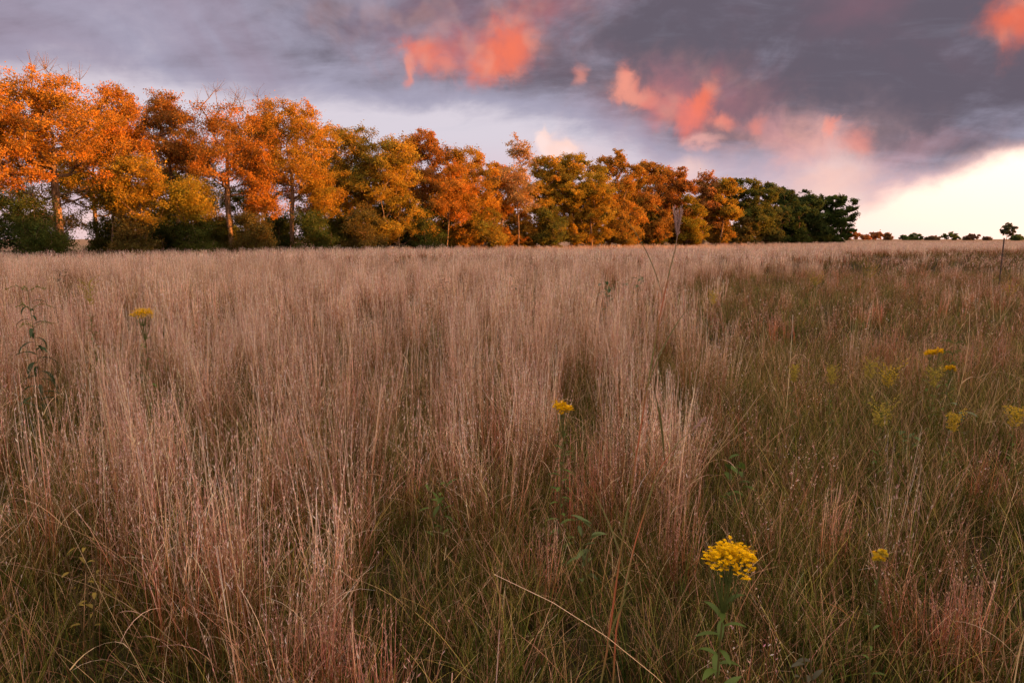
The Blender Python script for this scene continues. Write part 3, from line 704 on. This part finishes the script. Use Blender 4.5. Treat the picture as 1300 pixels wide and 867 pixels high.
def goldenrod(px, py, hgt, wpx, label, seed, style='flat', col=YEL, lean=0.0, leafL=.09, leafcol=LGR, group=None, name='goldenrod', cat='wildflower', Y=None, nl=26, droop=.9):
    """head at pixel (px,py) at height hgt above the ground"""
    r = np.random.default_rng(seed); d = ray(px, py)
    if Y is None: Y = (EYE - hgt) / (-d.z) * d.y
    p = at(px, py, Y); gx, gy = p.x - lean, p.y; z0 = float(gz(gx, gy)); H = p.z - z0; hw = wpx / 867.0 * math.hypot(p.x, p.y, EYE - p.z) * .5
    root = empty(name, (gx, gy, z0)); tag(root, label, cat, group); CLEAR.append((p.x, p.y, max(.13, hw + .05)))
    st, lv, fl = MB(), MB(), MB()
    t = np.linspace(0, 1, 9); sx = lean * t ** 1.4 + np.sin(t * 5 + seed) * .008; sy = np.cos(t * 4 + seed) * .008
    top = max(.72, 1 - hw * 1.5 / H) if style == 'flat' else (.72 if style == 'plume' else .98)
    sp = np.stack([sx * top, sy, t * H * top], -1); tube(st, sp, np.linspace(.0042, .0022, 9), np.array([lerp((.16, .10, .04), (.12, .13, .04), q) for q in t]), 6)
    for i in range(nl):
        q = .05 + .9 * i / nl; k = q * 8; j = int(k); b = sp[j] + (sp[min(j + 1, 8)] - sp[j]) * (k - j)
        L = leafL * (1.25 - .75 * q) * r.uniform(.8, 1.2); leaf_blade(lv, b, i * 2.4 + r.uniform(-.3, .3), L, L * (.24 if style != 'tall' else .17), r.uniform(.3, .9), droop * r.uniform(.6, 1.4), leafcol, r)
    tip = sp[-1]
    if style == 'flat':
        nb = int(26 * min(1, max(.25, hw / .07))); br = .0016 * min(1, max(.45, hw / .07))
        for i in range(nb):
            a = i * 2.4; q = hw * math.sqrt((i + .5) / nb) * .9; e_ = np.array([lean + math.cos(a) * q, math.sin(a) * q, H * 1.0 - .55 * q ** 2 / hw + r.normal(0, .008)])
            s0 = sp[-1 - int(r.integers(0, 2))]; m = s0 + (e_ - s0) * .5 + np.array([math.cos(a), math.sin(a), -.3]) * q * .18
            tube(st, [s0, m, e_], [br, br * .8, br * .6], (.10, .14, .035), 4)
            for _ in range(18):
                o = r.normal(0, 1, 3) * hw * .15; floret(fl, e_ + o, r.uniform(.0055, .0085), col if r.random() < .85 else YDK, r)
    elif style == 'plume':
        nb = 22
        for i in range(nb):
            q = i / nb; a = i * 2.4 + r.uniform(-.3, .3); b = np.array([lean * (top + (1 - top) * q), 0, H * (top + .04 + (1 - top) * q * .62)]); ln = hw * (.50 + .75 * q) * r.uniform(.7, 1.2)
            pts = [b + np.array([math.cos(a), math.sin(a), 0]) * ln * s_ + np.array([0, 0, 1]) * (ln * (1.1 * s_ - .25 * s_ * s_)) for s_ in (0, .33, .66, 1)]
            tube(st, pts, [.0014, .0012, .001, .0007], LGR, 3)
            m = 26; tt = r.uniform(.12, 1, m)
            for s_ in tt:
                k = min(int(s_ * 3), 2); c_ = pts[k] + (pts[k + 1] - pts[k]) * (s_ * 3 - k); o = c_ + r.normal(0, .004, 3) + (0, 0, .003)
                u = r.normal(size=3); u /= np.linalg.norm(u); v_ = np.cross(u, r.normal(size=3)); v_ /= np.linalg.norm(v_); s2 = r.uniform(.004, .007)
                fl.addv([o - u * s2, o + v_ * s2 * .6, o + u * s2, o - v_ * s2 * .6], [[0, 1, 2, 3]], np.array(col) * r.uniform(.7, 1.25))
    else:
        for i in range(9):
            a = r.uniform(0, 6.28); b = sp[-1 - i % 3]; L = hw * r.uniform(.7, 1.1); pts = [b, b + np.array([math.cos(a) * L * .5, math.sin(a) * L * .5, L * .28]), b + np.array([math.cos(a) * L, math.sin(a) * L, L * .12])]
            tube(st, pts, [.0022, .0018, .001], LGR, 3)
            for s_ in np.linspace(.2, 1, 14):
                k = min(int(s_ * 2), 1); o = pts[k] + (pts[k + 1] - pts[k]) * (s_ * 2 - k) + r.normal(0, .004, 3); u = r.normal(size=3) * .006; v_ = np.cross(u, r.normal(size=3)); v_ *= .004 / (np.linalg.norm(v_) + 1e-9)
                fl.addv([o - u, o + v_, o + u, o - v_], [[0, 1, 2, 3]], np.array(col) * r.uniform(.7, 1.25))
    st.build('stem', M_PLANT, root); lv.build('foliage', M_PLANT, root); fl.build('flower_head', M_PETAL, root, smooth=False)
    return root
GG = 'goldenrods dotted through the grass'
goldenrod(928, 697, .80, 60, 'large bright yellow flat topped goldenrod blooming in the foreground', 1, leafL=.12, nl=30, group=GG, lean=.03)
goldenrod(1118, 702, .66, 15, 'single small lemon yellow bloom right of the large foreground goldenrod', 2, group=GG, nl=12, leafL=.045, col=(.62, .50, .05))
goldenrod(714, 514, .84, 25, 'small yellow flat topped goldenrod in the middle of the tall red grass', 3, group=GG)
goldenrod(180, 394, 1.06, 24, 'yellow flat topped goldenrod among tan grass on the left', 4, group=GG, leafL=.11)
goldenrod(36, 366, 1.22, 44, 'tall green goldenrod with ladder like drooping leaves at the left edge', 5, style='tall', col=(.17, .19, .04), leafL=.22, leafcol=LDK, nl=30, group=GG, droop=1.7)
goldenrod(111, 350, 1.25, 20, 'tall slim greenish yellow goldenrod spire left of the yellow flat topped one', 6, style='plume', col=YGR, leafL=.10, nl=44, group=GG)
PL = [(1057, 463, 14, .62, 'pale goldenrod plume leftmost of the loose group on the right'), (1105, 456, 15, .66, 'pale goldenrod plume second from left in the right hand group'), (1129, 466, 24, .62, 'broad pale yellow goldenrod plume just above the lowest plume of the right hand group'),
      (1120, 513, 26, .58, 'lowest and fullest greenish yellow plume of the right hand group'), (1187, 466, 15, .62, 'dull plume directly under the small bright yellow pair on the right'), (1212, 522, 14, .52, 'brownish plume low down below the tall leafy green stalk'),
      (1009, 460, 9, .62, 'tiny pale plume standing apart left of the right hand group'), (1291, 516, 18, .55, 'yellow plume cut by the right edge of the photo'), (1283, 362, 26, .8, 'distant yellow goldenrod near the right edge below the stake'), (906, 368, 12, .85, 'distant yellow goldenrod right of the tall seed stalk'),
      (1036, 350, 20, .85, 'hazy yellow goldenrod far out, left of the two distant neighbours'), (1105, 341, 22, .9, 'hazy yellow goldenrod farthest out in the right half of the field')]
for i, (px, py, w, h, lab) in enumerate(PL):
    goldenrod(px, py, h + .05, w * 1.25, lab, 20 + i, style='plume', col=[YGR, (.52, .38, .04)][(i % 3) == 2 or i > 6], group=GG, leafL=.07, nl=20)
goldenrod(1182, 446, .70, 13, 'small bright yellow goldenrod bloom, left one of a pair above the dull plume', 50, group=GG, nl=20)
goldenrod(1193, 444, .72, 8, 'tiny bright yellow goldenrod bloom, right one of a pair above the dull plume', 51, group=GG, nl=14)
goldenrod(1212, 434, .76, 26, 'tall leafy green stalk with nodding tip at the right of the field', 52, style='tall', col=(.12, .16, .04), leafL=.07, leafcol=(.05, .095, .02), nl=60, group=GG)
goldenrod(1206, 466, .66, 11, 'small yellow bloom tight against the tall leafy green stalk', 53, group=GG, nl=22, col=(.6, .38, .01))

def forb(px, py, hgt, label, seed, n, L, w, col, spread=.12, group=None):
    r = np.random.default_rng(seed); d = ray(px, py); Y = (EYE - hgt) / (-d.z) * d.y; p = at(px, py, Y); z0 = float(gz(p.x, p.y)); H = p.z - z0
    CLEAR.append((p.x, p.y, .14)); root = empty('leafy_plant', (p.x, p.y, z0)); tag(root, label, 'plant', group); st, lv = MB(), MB()
    for k in range(3):
        a = r.uniform(0, 6.28); tip = np.array([math.cos(a) * spread, math.sin(a) * spread, H * r.uniform(.8, 1)]); pts = [np.zeros(3), tip * .5 + (0, 0, .03), tip]
        tube(st, pts, [.004, .003, .002], (.12, .09, .04), 5)
        for i in range(n):
            q = .35 + .65 * i / n; b = pts[0] * (1 - q) + pts[2] * q + np.array([0, 0, .12 * q * (1 - q)]); leaf_blade(lv, b, i * 2.4 + a, L * r.uniform(.7, 1.2), w * r.uniform(.8, 1.2), r.uniform(.1, 1.1), r.uniform(.4, 1.2), col, r)
    st.build('stem', M_PLANT, root); lv.build('foliage', M_PLANT, root)
FB = 'broad leaved plants in the grass'
for i, a in enumerate([
    (803, 344, .95, 'green leafy plant far out in the tan grass, left of the tall seed stalk', 8, .16, .06, (.06, .12, .05), .25), (774, 352, .95, 'lower green leafy plant just left of the far leafy plant', 6, .15, .06, (.055, .11, .045), .2),
    (664, 343, 1.0, 'dull olive plant far out above the middle of the field', 6, .14, .05, (.09, .09, .04), .25), (574, 344, 1.0, 'dark brown dried plant far out left of centre', 5, .12, .04, (.09, .05, .035), .3), (60, 338, 1.02, 'brown green bushy plant far out above the tall left goldenrods', 8, .16, .05, (.12, .08, .04), .4),
    (712, 566, .52, 'dark green leafy clump under the small middle goldenrod', 6, .07, .02, (.06, .10, .022), .05), (738, 640, .50, 'grey green broad leaves beside the tall reddish stalk', 5, .09, .024, (.08, .12, .04), .06),
    (556, 592, .55, 'upright green leaves among the red stems left of centre', 6, .08, .02, (.08, .13, .025), .06), (938, 568, .5, 'green leaf cluster above the large foreground goldenrod', 5, .08, .035, (.065, .11, .022), .06),
    (98, 664, .62, 'yellowing leafy sprig among the tall stems at left', 5, .035, .014, (.20, .16, .03), .05), (1046, 822, .42, 'greyish broad leaves near the bottom right of the grass', 4, .06, .022, (.07, .075, .045), .06), (1158, 540, .36, 'two broad green leaves low in the right hand grass', 4, .08, .035, (.06, .10, .03), .05), (1222, 498, .5, 'pale upright green leaves right of the leafy stalk', 3, .10, .035, (.11, .15, .08), .04)]):
    forb(a[0], a[1], a[2], a[3], 60 + i, a[4], a[5], a[6], a[7], a[8], FB)

# tall big bluestem stalk rising above the horizon, red and green joints, hairy forked head
def tall_stalk(pts_px, label, seed, heads, head_len=.085):
    r = np.random.default_rng(seed); P = [np.array(at(px, py, Y)) for px, py, Y in pts_px]
    z0 = float(gz(P[0][0], P[0][1])); root = empty('tall_grass_stalk', (P[0][0], P[0][1], 0)); tag(root, label, 'grass stalk', 'tall grass stalks rising in front of the field'); o = np.array([P[0][0], P[0][1], 0])
    P = [p - o for p in P]; n = 40; t = np.linspace(0, len(P) - 1, n); Q = np.array([[np.interp(q, range(len(P)), [p[c] for p in P]) for c in range(3)] for q in t])
    col = np.array([lerp((.40, .13, .06), (.15, .17, .05), 0.5 + .5 * math.sin(q / (n - 1) * 26)) if q < n * .72 else lerp((.15, .17, .06), (.30, .19, .12), (q - n * .72) / (n * .28)) for q in range(n)])
    st = MB(); tube(st, Q, np.linspace(.0029, .0013, n), col, 6); st.build('stem', M_PLANT, root)
    lv = MB(); 
    for k in (5, 12, 19, 26): leaf_blade(lv, Q[k], r.uniform(0, 6.28), .28, .007, 1.35, .5, (.13, .13, .045), r, 8)
    lv.build('foliage', M_PLANT, root)
    hd = MB()
    for (a, tilt, f) in heads:
        d = np.array([math.sin(tilt) * math.cos(a), math.sin(tilt) * math.sin(a), math.cos(tilt)]); b = Q[-1] if f > 0 else Q[-3]
        pts = [b + d * head_len * s_ * abs(f) for s_ in np.linspace(0, 1, 6)]; tube(hd, pts, [.0018, .0032, .0034, .0032, .0024, .0008], (.34, .22, .19), 6)
        for _ in range(110):
            s_ = r.random(); c_ = pts[0] + (pts[-1] - pts[0]) * s_; u = d * .011 + r.normal(0, .0035, 3); v_ = np.cross(u, r.normal(size=3)); v_ *= .0011 / (np.linalg.norm(v_) + 1e-9)
            hd.addv([c_, c_ + u * .5 + v_, c_ + u, c_ + u * .5 - v_], [[0, 1, 2, 3]], np.array((.46, .33, .29)) * r.uniform(.7, 1.3))
    hd.build('seed_head', M_PLANT, root)
tall_stalk([(752, 920, 1.62), (770, 830, 1.66), (788, 700, 1.72), (806, 590, 1.78), (822, 490, 1.85), (838, 400, 1.92), (850, 345, 1.96), (857, 318, 1.98), (860, 300, 1.99)], 'tallest grass stalk with red and green joints whose forked seed head tops the horizon', 5, [(0, .12, 1), (3.0, .15, .9), (1.5, .1, .8)])
tall_stalk([(775, 930, 1.75), (782, 800, 1.80), (806, 690, 1.9), (834, 600, 2.0), (862, 560, 2.05), (880, 545, 2.1)], 'thin reddish stalk bending right, crossing behind the tallest stalk', 6, [(0, .8, .8)], .06)

# stake
mb = MB(); b = at(1270, 345, 20.5); tpt = at(1275, 303, 20.5); g0 = float(gz(b.x, b.y)); tube(mb, [(0, 0, -.2), ((tpt.x - b.x) * .5, 0, (tpt.z - g0) * .5), (tpt.x - b.x, 0, tpt.z - g0)], [.021, .021, .021], (.05, .045, .045), 5)
tube(mb, [(tpt.x - b.x, 0, tpt.z - g0), (tpt.x - b.x, 0, tpt.z - g0 + .02)], [.03, .02], (.06, .05, .05), 5)
for k in range(9):
    z = .25 + k * .13; x = (tpt.x - b.x) * z / (tpt.z - g0); tube(mb, [(x, -.02, z), (x, -.034, z)], [.010, .010], (.05, .045, .045), 4)
M_POST = principled('weathered_steel', lambda g, b_: g.mix(g.ss(g.noise(g.new('ShaderNodeTexCoord').outputs['Object'], 14, 4, .6), .4, .65), (.035, .03, .03), (.12, .06, .035)), .7, .4)
po = mb.build('fence_post', M_POST, loc=(b.x, b.y, g0)); tag(po, 'thin dark studded metal stake standing in the grass near the right edge', 'post')

# ------------------------------------------------------------------ the grass itself
gather('b', blue, 6, 12.0, lambda p: tan_mask(p) * np.clip(.15 + 1.3 * hnoise(p[:, 0], p[:, 1], 1.1, 21), 0, 1) + .02, .78, 1.08, 'bluestem_grass',
       {0: 'tall tan bluestem stems standing in the near left of the field', 1: 'tan bluestem across the middle distance of the field', 2: 'pale pinkish tan grass in front of the tree line'}, 'grass', fac=(1, 1.1, 1.5))
gather('r', redb, 4, 3.2, lambda p: np.clip((hnoise(p[:, 0], p[:, 1], .55, 22) - .45) * 2.6, 0.03, 1) * np.where(p[:, 1] > 30, .35, 1) * np.where(p[:, 1] < 4, .6, 1), .6, 1.0, 'red_grass',
       {0: 'clumps of red tinged grass stems in the foreground', 1: 'red brown grass clumps in the middle distance', 2: 'dull red grass scattered far across the field'}, 'grass')
gather('p', purp, 6, 6.5, lambda p: (1 - tan_mask(p)) * np.clip(.1 + 1.2 * hnoise(p[:, 0], p[:, 1], 1.2, 23), 0, 1) + .02, .62, 1.02, 'seed_grass',
       {0: 'short purplish grass with pale seed heads on the near right', 1: 'purplish seed grass over the right middle of the field', 2: 'mauve seed grass on the far right of the field'}, 'grass', fac=(1, 1, 1.2))
gather('g', gren, 6, 44.0, lambda p: np.where(p[:, 1] < 9, 1, .62) * np.clip(.40 + .35 * (p[:, 1] < 5) + (1 - tan_mask(p)) * .5 + .3 * hnoise(p[:, 0], p[:, 1], .7, 24), 0, 1) * np.where(p[:, 1] > 30, .5, 1), .7, 1.15, 'meadow_grass',
       {0: 'short olive green understory grass in the foreground', 1: 'olive green understory grass in the middle distance', 2: 'green low grass far across the field'}, 'grass')
rc = []
for px, py, h in [(375, 735, .55), (395, 725, .6), (350, 760, .5), (480, 745, .55), (285, 590, .7), (270, 620, .65), (430, 770, .45), (750, 500, .75), (770, 520, .7), (735, 530, .7), (865, 560, .62), (880, 600, .6), (690, 640, .5), (1190, 690, .5), (1215, 720, .45), (1240, 700, .5), (1060, 600, .55), (615, 470, .8), (560, 470, .8)]:
    d = ray(px, py); Yq = (EYE - h) / (-d.z) * d.y; q = at(px, py, Yq)
    for _ in range(2): rc.append((q.x + rr.normal(0, .05), q.y + rr.normal(0, .06), h / .78))
rc = np.array(rc)
scatter('red_grass', redb[0], 4, rc[:, :2], np.column_stack([np.full(len(rc), .9)] * 2 + [rc[:, 2]]), 'upright dark red grass clumps standing out in the foreground', 'grass', tilt=.05, rs=29)
p = wedge(3.0, -.3, 16, 900); p = p[rr.random(len(p)) < .35 + .65 * tan_mask(p)]
scatter('straw', strw, 8, p, sc3(len(p), .8, 1.1), 'long pale straws leaning across the near grass', 'dry straw', rs=19)
